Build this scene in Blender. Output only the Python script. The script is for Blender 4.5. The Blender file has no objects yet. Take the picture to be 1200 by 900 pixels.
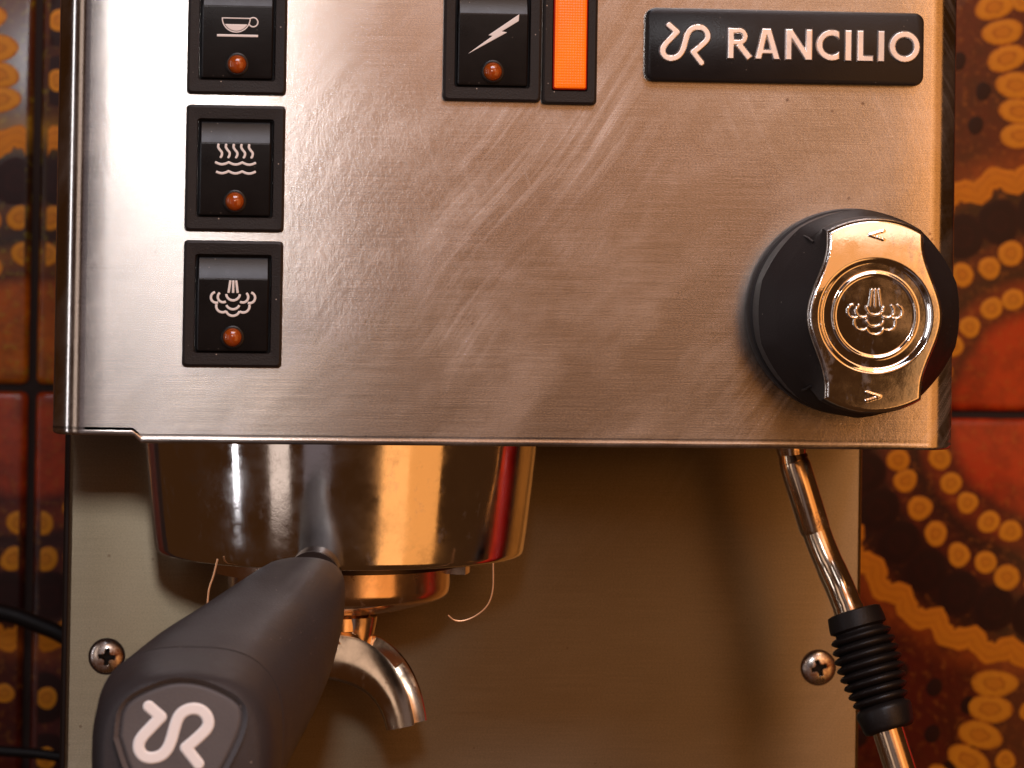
import bpy, math, random
import numpy as np
from mathutils import Vector, Matrix
random.seed(7)
rng = np.random.default_rng(7)
scene = bpy.context.scene
MM = 0.001
C = bpy.data.collections.new("espresso corner"); scene.collection.children.link(C)

# ------------------------------------------------------------------ camera
CAM = np.array([-83.6, -850.0, 59.6]); YAW, PITCH, ROLL, FPX, PPX, PPY = 0.0971, 0.0204, 0.0155, 3825.0, 600.0, 177.9
_f = np.array([math.sin(YAW)*math.cos(PITCH), math.cos(YAW)*math.cos(PITCH), math.sin(PITCH)])
_r = np.array([math.cos(YAW), -math.sin(YAW), 0.0]); _u = np.cross(_r, _f)
_R = _r*math.cos(ROLL) + _u*math.sin(ROLL); _U = _u*math.cos(ROLL) - _r*math.sin(ROLL)
cam_data = bpy.data.cameras.new("camera"); cam = bpy.data.objects.new("camera", cam_data); C.objects.link(cam)
cam.matrix_world = Matrix(((_R[0], _U[0], -_f[0], CAM[0]*MM), (_R[1], _U[1], -_f[1], CAM[1]*MM),
                           (_R[2], _U[2], -_f[2], CAM[2]*MM), (0, 0, 0, 1)))
cam_data.sensor_width = 36.0; cam_data.lens = 36.0*FPX/1200.0
cam_data.shift_x = 0.0; cam_data.shift_y = -(450.0-PPY)/1200.0
cam_data.clip_start = 0.02; cam_data.clip_end = 50.0
cam_data.dof.use_dof = True; cam_data.dof.focus_distance = 0.865; cam_data.dof.aperture_fstop = 29.0
scene.camera = cam
scene.render.resolution_x, scene.render.resolution_y = 1024, 768

def at(px, py, Y):
    """a point of the place (mm) from where it was measured in the photograph and how deep it lies"""
    d = _f*FPX + _R*(px-PPX) - _U*(py-PPY)
    p = CAM + d*((Y-CAM[1])/d[1])
    return p
def sc(Y, px=600, py=400):      # px per mm at a depth
    a, b = at(px, py, Y), at(px+100, py, Y)
    return 100.0/abs(b[0]-a[0])

# ------------------------------------------------------------------ world and lamps
world = bpy.data.worlds.new("World"); scene.world = world; world.use_nodes = True
bg = world.node_tree.nodes["Background"]
bg.inputs[0].default_value = (0.34, 0.125, 0.04, 1); bg.inputs[1].default_value = 0.14
scene.view_settings.view_transform = 'Standard'; scene.view_settings.look = 'None'
scene.view_settings.exposure = -0.12; scene.view_settings.gamma = 1.0

def area(name, loc, target, sx, sy, energy, color):
    l = bpy.data.lights.new(name, 'AREA'); l.shape = 'RECTANGLE'; l.size = sx; l.size_y = sy
    l.energy = energy; l.color = color
    o = bpy.data.objects.new(name, l); C.objects.link(o)
    o.location = [v*MM for v in loc]
    d = Vector([(t-v) for t, v in zip(target, loc)])
    o.rotation_euler = d.to_track_quat('-Z', 'Y').to_euler()
    return o
area("flash_lamp", (-90, -880, 216), (0, 0, 0), 0.045, 0.06, 0.76, (0.95, 0.96, 1.0))
area("warm_room_lamp", (740, -900, -60), (0, 0, -30), 0.8, 1.3, 3.6, (1.0, 0.38, 0.09))
area("amber_band_fill", (520, -980, -160), (0, 0, -30), 0.35, 0.9, 0.45, (1.0, 0.50, 0.20))  # added lamp that softens the amber band reflected in the group
area("warm_fill_lamp", (300, -1600, 735), (0, 0, 60), 0.95, 1.3, 4.1, (1.0, 0.40, 0.125))  # added fill lamp, gives the steel a warm brown to reflect
area("cap_reflection_lamp", (470, -1250, 480), (0, 0, 60), 0.45, 0.30, 0.55, (1.0, 0.84, 0.68))  # added lamp for the cream reflection at the top of the knob cap
area("grey_band_lamp", (-330, -930, -150), (-38, 60, -20), 0.27, 1.5, 0.17, (0.92, 0.86, 1.0))  # added dim lamp, makes the grey upright band in the chrome group
area("ceiling_lamp", (250, -700, 1000), (0, 0, 0), 0.9, 0.5, 3.8, (1.0, 0.52, 0.20))
area("window_strip", (-1100, -420, 120), (0, 0, 0), 0.07, 0.9, 1.3, (0.95, 0.93, 1.0))
area("pale_streak_lamp", (-760, -860, 40), (0, 0, 0), 0.24, 0.8, 0.6, (1.0, 0.80, 0.70))  # added lamp behind the pinkish strip on the left of the chrome
area("cool_skylight", (20, -790, 800), (0, 0, 60), 0.6, 0.35, 6.0, (0.78, 0.84, 1.0))

# ------------------------------------------------------------------ helpers
ORIG = {}
def link(name, data, parent=None, origin=(0, 0, 0)):
    o = bpy.data.objects.new(name, data); C.objects.link(o)
    ORIG[o] = np.array(origin, float)
    base = ORIG[parent] if parent is not None else np.zeros(3)
    if parent is not None: o.parent = parent
    o.location = [float(v)*MM for v in (ORIG[o]-base)]
    return o
def thing(name, label, cat, origin=(0, 0, 0), group=None):
    o = link(name, None, None, origin); o['label'] = label; o['category'] = cat
    if group: o['group'] = group
    return o
def make_mesh(name, verts, faces, mat, origin=(0, 0, 0), smooth=True, angle=35, mats=None, uv=None):
    me = bpy.data.meshes.new(name)
    v = (np.array(verts, float)-np.array(origin, float))*MM
    me.from_pydata(v.tolist(), [], [list(map(int, f)) for f in faces]); me.update()
    me.materials.append(mat)
    if smooth:
        me.polygons.foreach_set('use_smooth', [True]*len(me.polygons))
        me.set_sharp_from_angle(angle=math.radians(angle))
    if uv is not None:
        lay = me.uv_layers.new(name='UVMap'); uv = np.array(uv)
        li = np.zeros(len(me.loops), int); me.loops.foreach_get('vertex_index', li)
        lay.data.foreach_set('uv', (uv[li]*MM*10).ravel())
    return me
def obj(name, verts, faces, mat, parent=None, origin=(0, 0, 0), **k):
    return link(name, make_mesh(name, verts, faces, mat, origin, **k), parent, origin)

class MB:
    def __init__(s): s.v = []; s.f = []
    def add(s, v, f):
        n = len(s.v); s.v += [tuple(p) for p in v]; s.f += [tuple(i+n for i in q) for q in f]; return s
    def loft(s, loops, cap0=True, cap1=True, closed=True):
        n = len(loops[0]); v = []; f = []
        for L in loops: v += [tuple(p) for p in L]
        m = n if closed else n-1
        for i in range(len(loops)-1):
            for j in range(m):
                k = (j+1) % n
                f.append((i*n+j, i*n+k, (i+1)*n+k, (i+1)*n+j))
        if cap0: f.append(tuple(reversed(range(n))))
        if cap1: f.append(tuple(range((len(loops)-1)*n, len(loops)*n)))
        return s.add(v, f)
    def box(s, x0, x1, y0, y1, z0, z1, b=0.0):
        L = []
        for y, i in ((y0, b), (y0+b, 0), (y1-b, 0), (y1, b)) if b else ((y0, 0), (y1, 0)):
            L.append([(x0+i, y, z0+i), (x1-i, y, z0+i), (x1-i, y, z1-i), (x0+i, y, z1-i)])
        return s.loft(L)
    def lathe(s, prof, cx, cy, n=96, axis='z', cz=0, cap0=False, cap1=False):
        L = []
        for r, h in prof:
            if axis == 'z': L.append([(cx+r*math.cos(2*math.pi*k/n), cy+r*math.sin(2*math.pi*k/n), h) for k in range(n)])
            else: L.append([(cx+r*math.cos(2*math.pi*k/n), h, cz+r*math.sin(2*math.pi*k/n)) for k in range(n)])
        return s.loft(L, cap0, cap1)
    def tube(s, pts, rad, n=28, cap=True):
        P = [np.array(p, float) for p in pts]
        if np.isscalar(rad): rad = [rad]*len(P)
        T = [P[min(i+1, len(P)-1)]-P[max(i-1, 0)] for i in range(len(P))]
        T = [t/np.linalg.norm(t) for t in T]
        a = np.array([0, 1, 0.]) if abs(T[0][1]) < .9 else np.array([1., 0, 0])
        L = []
        for p, t, r in zip(P, T, rad):
            a = a-t*np.dot(a, t); a /= np.linalg.norm(a); b = np.cross(t, a)
            L.append([tuple(p+r*(a*math.cos(2*math.pi*k/n)+b*math.sin(2*math.pi*k/n))) for k in range(n)])
        return s.loft(L, cap, cap)
    def build(s, name, mat, parent=None, origin=(0, 0, 0), **k):
        return obj(name, s.v, s.f, mat, parent, origin, **k)

def rrect(cx, cz, hx, hz, r, y, n=6):
    L = []
    for qx, qz, a0 in ((1, 1, 0), (-1, 1, 90), (-1, -1, 180), (1, -1, 270)):
        for k in range(n+1):
            a = math.radians(a0+90*k/n)
            L.append((cx+qx*(hx-r)+r*math.cos(a), y, cz+qz*(hz-r)+r*math.sin(a)))
    return L
def catmull(P, n=8):
    P = [np.array(p, float) for p in P]; Q = [2*P[0]-P[1]]+P+[2*P[-1]-P[-2]]; out = []
    for i in range(1, len(Q)-2):
        for k in range(n):
            t = k/n
            out.append(.5*((2*Q[i])+(-Q[i-1]+Q[i+1])*t+(2*Q[i-1]-5*Q[i]+4*Q[i+1]-Q[i+2])*t*t+(-Q[i-1]+3*Q[i]-3*Q[i+1]+Q[i+2])*t**3))
    out.append(P[-1]); return out

# ---- relief: lettering and emblems raised from a face, cut along the outline of a distance field
def d_box(X, Z, a, b, w):
    a = np.array(a, float); b = np.array(b, float); L = np.linalg.norm(b-a); t = (b-a)/L; c = (a+b)/2
    u = np.abs((X-c[0])*t[0]+(Z-c[1])*t[1])-L/2; v = np.abs(-(X-c[0])*t[1]+(Z-c[1])*t[0])-w/2
    return np.hypot(np.maximum(u, 0), np.maximum(v, 0))+np.minimum(np.maximum(u, v), 0)
def d_cap(X, Z, a, b, w):
    a = np.array(a, float); b = np.array(b, float); d = b-a
    t = np.clip(((X-a[0])*d[0]+(Z-a[1])*d[1])/max(d@d, 1e-9), 0, 1)
    return np.hypot(X-a[0]-t*d[0], Z-a[1]-t*d[1])-w/2
def d_stroke(X, Z, P, w, flat=False):
    D = np.full(X.shape, 1e9)
    for i in range(len(P)-1):
        e = flat and (i == 0 or i == len(P)-2)
        D = np.minimum(D, (d_box if e else d_cap)(X, Z, P[i], P[i+1], w))
    return D
def d_poly(X, Z, P):
    D = np.full(X.shape, 1e9); ins = np.zeros(X.shape, bool); n = len(P)
    for i in range(n):
        a, b = P[i], P[(i+1) % n]
        D = np.minimum(D, d_cap(X, Z, a, b, 0))
        c = ((a[1] > Z) != (b[1] > Z))
        with np.errstate(divide='ignore', invalid='ignore'):
            xi = (b[0]-a[0])*(Z-a[1])/(b[1]-a[1] if b[1] != a[1] else 1e-9)+a[0]
        ins ^= (c & (X < xi))
    return np.where(ins, -D, D)
def arc(cx, cz, r, a0, a1, n=10):
    return [(cx+r*math.cos(math.radians(a0+(a1-a0)*k/n)), cz+r*math.sin(math.radians(a0+(a1-a0)*k/n))) for k in range(n+1)]
def relief_mesh(fn, bounds, step, hfun, place, name, mat, origin, angle=50):
    """fn(X,Z) signed distance; hfun(depth inside, X, Z) height; place(x,z,h) -> world mm"""
    x0, x1, z0, z1 = bounds
    xs = np.arange(x0, x1+step, step); zs = np.arange(z0, z1+step, step)
    X, Z = np.meshgrid(xs, zs, indexing='ij'); D = fn(X, Z)
    V = []; F = []; idx = {}
    def vert(key, x, z):
        if key not in idx:
            idx[key] = len(V); V.append((x, z))
        return idx[key]
    nx, nz = D.shape
    inside = D < 0
    cells = np.argwhere(inside[:-1, :-1] | inside[1:, :-1] | inside[1:, 1:] | inside[:-1, 1:])
    for i, j in cells:
        cs = ((i, j), (i+1, j), (i+1, j+1), (i, j+1)); poly = []
        for k in range(4):
            a, b = cs[k], cs[(k+1) % 4]; da, db = D[a], D[b]
            if da < 0: poly.append(vert(a, xs[a[0]], zs[a[1]]))
            if (da < 0) != (db < 0):
                lo, hi = (a, b) if a < b else (b, a)
                t = D[lo]/(D[lo]-D[hi])
                poly.append(vert((lo, hi), xs[lo[0]]*(1-t)+xs[hi[0]]*t, zs[lo[1]]*(1-t)+zs[hi[1]]*t))
        if len(poly) >= 3: F.append(tuple(poly))
    V = np.array(V); d = np.minimum(fn(V[:, 0], V[:, 1]), 0)
    H = hfun(-d, V[:, 0], V[:, 1])
    P = [place(x, z, h) for (x, z), h in zip(V, H)]
    return make_mesh(name, P, F, mat, origin, angle=angle)

# ------------------------------------------------------------------ materials
def mat(name, col, rough=.5, metal=0., **k):
    m = bpy.data.materials.new(name); m.use_nodes = True
    b = m.node_tree.nodes['Principled BSDF']
    b.inputs['Base Color'].default_value = (*col, 1); b.inputs['Roughness'].default_value = rough
    b.inputs['Metallic'].default_value = metal
    for kk, v in k.items(): b.inputs[kk.replace('_', ' ')].default_value = v
    return m
def N(m, typ, **k):
    n = m.node_tree.nodes.new(typ)
    for kk, v in k.items():
        if kk in n.bl_rna.properties.keys(): setattr(n, kk, v)
        else: n.inputs[kk].default_value = v
    return n
def L(m, a, b): m.node_tree.links.new(a, b)
def P_(m): return m.node_tree.nodes['Principled BSDF']
def coords(m, scale, rot=(0, 0, 0), loc=(0, 0, 0)):
    tc = N(m, 'ShaderNodeTexCoord'); mp = N(m, 'ShaderNodeMapping')
    mp.inputs['Scale'].default_value = scale; mp.inputs['Rotation'].default_value = rot; mp.inputs['Location'].default_value = loc
    L(m, tc.outputs['Object'], mp.inputs[0]); return mp.outputs[0]
def turned(m, ang, scale, loc=(0, 0, 0)):      # turned about y first, then stretched
    tc = N(m, 'ShaderNodeTexCoord'); r = N(m, 'ShaderNodeMapping'); r.inputs['Rotation'].default_value = (0, math.radians(ang), 0)
    mp = N(m, 'ShaderNodeMapping'); mp.inputs['Scale'].default_value = scale; mp.inputs['Location'].default_value = loc
    L(m, tc.outputs['Object'], r.inputs[0]); L(m, r.outputs[0], mp.inputs[0]); return mp.outputs[0]
def noise(m, vec, scale, detail=4, rough=.6):
    n = N(m, 'ShaderNodeTexNoise'); n.inputs['Scale'].default_value = scale; n.inputs['Detail'].default_value = detail
    n.inputs['Roughness'].default_value = rough; L(m, vec, n.inputs['Vector']); return n.outputs[0]
def ramp(m, fac, stops, interp='LINEAR'):
    r = N(m, 'ShaderNodeValToRGB'); cr = r.color_ramp; cr.interpolation = interp
    while len(cr.elements) < len(stops): cr.elements.new(.5)
    for e, (p, c) in zip(cr.elements, stops):
        e.position = p; e.color = (c, c, c, 1) if np.isscalar(c) else (*c, 1)
    L(m, fac, r.inputs[0]); return r.outputs[0]
def mathn(m, op, a, b=None, c=None):
    n = N(m, 'ShaderNodeMath'); n.operation = op
    for i, v in enumerate((a, b, c)):
        if v is None: continue
        if isinstance(v, (int, float)): n.inputs[i].default_value = v
        else: L(m, v, n.inputs[i])
    return n.outputs[0]
def mixc(m, fac, a, b, blend='MIX'):
    n = N(m, 'ShaderNodeMix'); n.data_type = 'RGBA'; n.blend_type = blend
    for i, v in ((0, fac), (6, a), (7, b)):
        if isinstance(v, (int, float)): n.inputs[i].default_value = v
        elif isinstance(v, tuple): n.inputs[i].default_value = (*v, 1)
        else: L(m, v, n.inputs[i])
    return n.outputs[2]
def bump(m, h, strength, dist, to=None):
    n = N(m, 'ShaderNodeBump'); n.inputs['Strength'].default_value = strength; n.inputs['Distance'].default_value = dist
    L(m, h, n.inputs['Height']); L(m, n.outputs[0], (to or P_(m)).inputs['Normal']); return n

def brushed(name, col, rough, smear=1.0, aniso=.72):
    m = mat(name, col, rough, 1.0)
    b = P_(m); b.inputs['Anisotropic'].default_value = aniso; b.inputs['Anisotropic Rotation'].default_value = .25
    t = N(m, 'ShaderNodeTangent'); t.direction_type = 'UV_MAP'; t.uv_map = 'UVMap'
    L(m, t.outputs[0], b.inputs['Tangent'])
    lines = noise(m, coords(m, (14, 14, 1100)), 3.0, 3, .7)             # brushing, along x
    grain = noise(m, coords(m, (2100, 2600, 3400)), 1.0, 2, .7)
    # wipes of a cloth: bent, broken, in patches
    def bent(ang, scale, amt, loc):
        tc = N(m, 'ShaderNodeTexCoord'); n = N(m, 'ShaderNodeTexNoise'); n.inputs['Scale'].default_value = 9.0; n.inputs['Detail'].default_value = 1
        L(m, tc.outputs['Object'], n.inputs['Vector'])
        sub = N(m, 'ShaderNodeVectorMath'); sub.operation = 'SUBTRACT'; L(m, n.outputs['Color'], sub.inputs[0]); sub.inputs[1].default_value = (.5, .5, .5)
        scl = N(m, 'ShaderNodeVectorMath'); scl.operation = 'SCALE'; scl.inputs['Scale'].default_value = amt; L(m, sub.outputs[0], scl.inputs[0])
        ad = N(m, 'ShaderNodeVectorMath'); ad.operation = 'ADD'; L(m, tc.outputs['Object'], ad.inputs[0]); L(m, scl.outputs[0], ad.inputs[1])
        r = N(m, 'ShaderNodeMapping'); r.inputs['Rotation'].default_value = (0, math.radians(ang), 0); L(m, ad.outputs[0], r.inputs[0])
        mp = N(m, 'ShaderNodeMapping'); mp.inputs['Scale'].default_value = scale; mp.inputs['Location'].default_value = loc; L(m, r.outputs[0], mp.inputs[0])
        return mp.outputs[0]
    w1 = noise(m, bent(54, (16, 30, 420), .028, (0, 0, 0)), 1.0, 7, .75)
    w3 = noise(m, bent(-66, (20, 30, 500), .03, (3, 1, 2)), 1.0, 6, .75)
    w2 = noise(m, bent(45, (22, 20, 46), .05, (1, 4, 2)), 1.0, 6, .65)
    wm = noise(m, coords(m, (9, 9, 9), loc=(.31, .2, .17)), 1.0, 2, .5)
    wn = noise(m, coords(m, (11, 11, 11), loc=(2.3, .7, 1.4)), 1.0, 2, .5)
    wipes = mathn(m, 'MULTIPLY', ramp(m, w1, ((.46, 0.), (.70, 1.))), ramp(m, wm, ((.46, 0.), (.62, 1.))))
    wip2 = mathn(m, 'MULTIPLY', ramp(m, w3, ((.50, 0.), (.74, .6))), ramp(m, wn, ((.48, 0.), (.62, .7))))
    wipes = mathn(m, 'MAXIMUM', wipes, wip2)
    cloud = ramp(m, w2, ((.46, 0.), (.72, 1.)))
    # dried splashes: leathery fine relief in patches
    peel = noise(m, coords(m, (520, 520, 420)), 1.0, 4, .7)
    pm = ramp(m, wn, ((.46, 0.), (.56, 1.)))
    film = mathn(m, 'MULTIPLY', mathn(m, 'ADD', mathn(m, 'MULTIPLY', wipes, .85), mathn(m, 'MULTIPLY', cloud, .32)), smear)
    L(m, mathn(m, 'SUBTRACT', 1.0, mathn(m, 'MULTIPLY', film, .30)), b.inputs['Metallic'])
    col2 = mixc(m, ramp(m, lines, ((.3, 0.), (.7, 1.))), tuple(c*.86 for c in col), tuple(min(1, c*1.06) for c in col))
    col2 = mixc(m, ramp(m, grain, ((.32, .75), (.60, 0.))), col2, tuple(c*.60 for c in col))
    col3 = mixc(m, mathn(m, 'MULTIPLY', film, .6), col2, (.84, .74, .66))
    spk = N(m, 'ShaderNodeTexVoronoi'); spk.inputs['Scale'].default_value = 160.0; L(m, coords(m, (1, 1, 1)), spk.inputs['Vector'])
    dots = ramp(m, spk.outputs['Distance'], ((.05, 1.), (.09, 0.)))
    dsel = ramp(m, noise(m, coords(m, (60, 60, 60)), 1.0, 2, .5), ((.55, 0.), (.6, 1.)))
    col4 = mixc(m, mathn(m, 'MULTIPLY', mathn(m, 'MULTIPLY', dots, dsel), .6), col3, (.14, .08, .05))
    L(m, col4, b.inputs['Base Color'])
    r = mathn(m, 'ADD', rough-.04, mathn(m, 'MULTIPLY', lines, .07)); r = mathn(m, 'ADD', r, mathn(m, 'MULTIPLY', film, .14))
    r = mathn(m, 'ADD', r, mathn(m, 'MULTIPLY', grain, .04))
    L(m, r, b.inputs['Roughness'])
    h = mathn(m, 'ADD', mathn(m, 'MULTIPLY', lines, .6), mathn(m, 'MULTIPLY', grain, .6))
    h = mathn(m, 'ADD', h, mathn(m, 'MULTIPLY', wipes, .3)); h = mathn(m, 'ADD', h, mathn(m, 'MULTIPLY', mathn(m, 'MULTIPLY', peel, pm), 1.6*smear))
    bump(m, h, .17, .00010)
    return m
M = {}
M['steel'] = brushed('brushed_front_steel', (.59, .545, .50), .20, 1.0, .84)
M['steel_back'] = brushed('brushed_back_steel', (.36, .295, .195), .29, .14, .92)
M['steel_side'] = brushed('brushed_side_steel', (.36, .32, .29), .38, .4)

def chrome(name, col=(.78, .76, .73), r=.07, stain=.12):
    m = mat(name, col, r, 1.0)
    a = noise(m, coords(m, (60, 60, 60)), 1.0, 5, .7); s = noise(m, coords(m, (900, 900, 900)), 1.0, 2, .5)
    L(m, ramp(m, a, ((.35, max(.02, r-.03)), (.75, r+.16))), P_(m).inputs['Roughness'])
    c = mixc(m, ramp(m, a, ((.55, 0.), (.8, 1.))), col, tuple(c*.72 for c in col))
    st = noise(m, coords(m, (150, 150, 90)), 1.0, 6, .75); sf = ramp(m, st, ((.58, 0.), (.66, stain)))
    L(m, mixc(m, sf, c, (.20, .075, .03)), P_(m).inputs['Base Color'])
    L(m, mathn(m, 'SUBTRACT', 1.0, mathn(m, 'MULTIPLY', sf, .6)), P_(m).inputs['Metallic'])
    bump(m, mathn(m, 'ADD', mathn(m, 'MULTIPLY', a, .8), mathn(m, 'MULTIPLY', s, .06)), .10, .0004)
    return m
M['chrome'] = chrome('worn_chrome', r=.08); M['chrome_spout'] = chrome('worn_spout_chrome', (.74, .58, .42), .15, .6)
M['brass'] = chrome('stained_brass_chrome', (.80, .62, .48), .16, .75)
M['cap_metal'] = chrome('polished_cap_metal', (.88, .85, .81), .06, .25)
M['letter'] = chrome('frosted_letter_metal', (.86, .82, .80), .38)
M['dark_metal'] = mat('dark_joint_metal', (.05, .035, .03), .35, .8)

def plastic(name, col, rough, bscale, bstr, bd=.0002, speck=0.0):
    m = mat(name, col, rough, Specular_IOR_Level=.30)
    n1 = noise(m, coords(m, (bscale,)*3), 1.0, 2, .5)
    n2 = noise(m, coords(m, (45, 45, 45)), 1.0, 5, .65)
    c = mixc(m, n2, tuple(x*.75 for x in col), tuple(x*1.35 for x in col))
    if speck:
        v = N(m, 'ShaderNodeTexVoronoi'); v.inputs['Scale'].default_value = 700; L(m, coords(m, (1, 1, 1)), v.inputs['Vector'])
        sp = ramp(m, v.outputs['Distance'], ((.09, 1.), (.14, 0.)))
        sel = ramp(m, noise(m, coords(m, (260,)*3), 1.0, 1, .5), ((.60, 0.), (.68, 1.)))
        c = mixc(m, mathn(m, 'MULTIPLY', mathn(m, 'MULTIPLY', sp, sel), speck), c, (.5, .42, .36))
    L(m, c, P_(m).inputs['Base Color'])
    L(m, ramp(m, n2, ((.3, rough-.06), (.75, rough+.1))), P_(m).inputs['Roughness'])
    bump(m, n1, bstr, bd)
    return m
M['bezel'] = plastic('grained_black_bezel', (.011, .008, .0075), .42, 2200, .5, .00015, .8)
M['rocker'] = plastic('satin_black_rocker', (.006, .005, .005), .29, 2600, .12, .0001, .2)
M['plate'] = plastic('black_badge_plate', (.010, .008, .008), .30, 2000, .25, .0001, .3)
M['knob'] = plastic('matte_black_knob', (.018, .014, .014), .52, 2200, .45, .00015, .35)
M['handle'] = plastic('soft_grey_black_handle', (.038, .033, .035), .52, 1800, .5, .0002, .6)
M['inlay'] = plastic('grey_handle_inlay', (.105, .098, .102), .50, 1800, .35, .0002, .0)
M['rubber'] = plastic('black_rubber', (.010, .008, .008), .42, 1500, .3, .0002, .0)
M['cable'] = plastic('black_cable_sheath', (.006, .004, .004), .5, 900, .2)
M['gap'] = mat('dark_gap', (.004, .003, .003), .8)
M['print'] = mat('white_print', (.82, .78, .76), .45)
M['print2'] = mat('white_inlay_print', (.92, .92, .93), .4)
m = mat('amber_lens', (.60, .115, .012), .12, 0, Transmission_Weight=.55, IOR=1.5, Coat_Weight=.6); M['amber'] = m
m = mat('amber_core', (.62, .20, .03), .35, .3); M['amber_core'] = m
m = mat('orange_pilot_lens', (.90, .19, .006), .30, 0); P_(m).inputs['Emission Color'].default_value = (1.0, .15, .002, 1); P_(m).inputs['Emission Strength'].default_value = .50
sp_ = N(m, 'ShaderNodeSeparateXYZ'); L(m, coords(m, (1, 1, 1)), sp_.inputs[0])
wx = mathn(m, 'SINE', mathn(m, 'MULTIPLY', sp_.outputs[0], 9000.)); wz = mathn(m, 'SINE', mathn(m, 'MULTIPLY', sp_.outputs[2], 9000.))
g = mathn(m, 'ADD', mathn(m, 'MULTIPLY', wx, .5), mathn(m, 'MULTIPLY', wz, .5)); bump(m, g, .35, .00015)
gl = noise(m, coords(m, (60, 60, 45)), 1.0, 3, .6)
L(m, ramp(m, mathn(m, 'ADD', mathn(m, 'MULTIPLY', gl, .8), mathn(m, 'MULTIPLY', g, .10)), ((.25, (.55, .06, .001)), (.6, (1.0, .17, .003)))), P_(m).inputs['Emission Color']); M['pilot'] = m
m = mat('red_lens_edge', (.55, .02, .004), .3); M['lens_edge'] = m
m = mat('screw_metal', (.72, .66, .60), .25, 1.0)
a = noise(m, coords(m, (260,)*3), 1.0, 4, .6); L(m, mixc(m, ramp(m, a, ((.45, 0.), (.62, 1.))), (.72, .66, .60), (.28, .11, .04)), P_(m).inputs['Base Color'])
L(m, ramp(m, a, ((.4, .2), (.65, .6))), P_(m).inputs['Roughness']); M['screw'] = m
M['bristle'] = mat('copper_bristle', (.75, .42, .22), .35, .4)
m = mat('dark_grout', (.022, .010, .007), .9); bump(m, noise(m, coords(m, (600,)*3), 1.0, 4, .6), .6, .0006); M['grout'] = m

# ------------------------------------------------------------------ tiled wall behind
YW = 400.0
cR = at(1235, 487, YW); cL = at(38, 455, YW)
TILE = (cR[0]-cL[0])/2; ZG = (cR[2]+cL[2])/2; K = 1.0/sc(YW, 1100, 450)   # mm per px on the wall
H = TILE/2
m = mat('printed_tile_glaze', (.3, .04, .005), .34, 0, Specular_IOR_Level=.3, Coat_Weight=.25, Coat_Roughness=.12)
tc = N(m, 'ShaderNodeTexCoord'); sx = N(m, 'ShaderNodeSeparateXYZ'); L(m, tc.outputs['Object'], sx.inputs[0])
wob = mathn(m, 'MULTIPLY', mathn(m, 'SUBTRACT', noise(m, coords(m, (60,)*3), 1.0, 3, .5), .5), .006)
dx = mathn(m, 'SUBTRACT', H*MM, sx.outputs[0]); dz = mathn(m, 'SUBTRACT', H*MM, sx.outputs[2])
rr = mathn(m, 'ADD', mathn(m, 'SQRT', mathn(m, 'ADD', mathn(m, 'MULTIPLY', dx, dx), mathn(m, 'MULTIPLY', dz, dz))), wob)
fr = mathn(m, 'DIVIDE', rr, 840*K*MM)          # 1.0 = 840 px
q = lambda p: p/840.0
pat = ramp(m, fr, ((0, (.54, .046, .003)), (q(112), (.48, .034, .002)), (q(128), (.11, .008, .002)), (q(150), (.26, .028, .003)), (q(168), (.03, .003, .002)),
                   (q(200), (.12, .012, .003)), (q(212), (.030, .003, .002)), (q(258), (.024, .003, .002)), (q(290), (.30, .050, .004)), (q(318), (.10, .008, .002)), (q(380), (.085, .006, .002)), (q(520), (.13, .012, .002)), (q(700), (.09, .008, .002))))
mot = noise(m, coords(m, (55,)*3), 1.0, 6, .7); mot2 = noise(m, coords(m, (330,)*3), 1.0, 3, .6)
c = mixc(m, ramp(m, mot, ((.44, 0.), (.66, .65))), pat, (.035, .005, .002))
c = mixc(m, ramp(m, mot2, ((.54, 0.), (.72, .45))), c, (.42, .12, .012))
oi = N(m, 'ShaderNodeObjectInfo'); tint = N(m, 'ShaderNodeMix'); tint.data_type = 'RGBA'; tint.blend_type = 'MULTIPLY'; tint.inputs[0].default_value = 1
L(m, c, tint.inputs[6]); L(m, oi.outputs['Color'], tint.inputs[7]); L(m, tint.outputs[2], P_(m).inputs['Base Color'])
bump(m, mot2, .25, .0004); M['tile'] = m
def glaze(name, c0, c1, c2):
    m = mat(name, c1, .4, 0, Specular_IOR_Level=.25)
    a = N(m, 'ShaderNodeAttribute'); a.attribute_name = 'ring'; a.attribute_type = 'GEOMETRY'
    w = mathn(m, 'MULTIPLY', mathn(m, 'SUBTRACT', noise(m, coords(m, (420,)*3), 1.0, 3, .6), .5), .5)
    f = mathn(m, 'ADD', a.outputs['Fac'], w)
    col = ramp(m, f, ((.0, c0), (.30, c0), (.42, c2), (.52, c1), (.82, c1), (.98, c2)))
    L(m, mixc(m, noise(m, coords(m, (150,)*3), 1.0, 3, .5), col, tuple(x*.75 for x in c1)), P_(m).inputs['Base Color']); return m
M['dot'] = glaze('amber_glaze', (.66, .21, .012), (.80, .30, .016), (.34, .05, .004))
M['dot_dark'] = glaze('black_glaze', (.030, .005, .003), (.026, .005, .003), (.045, .007, .004))
M['scallop'] = glaze('yellow_glaze', (.74, .24, .010), (.78, .26, .012), (.46, .09, .005))

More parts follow.
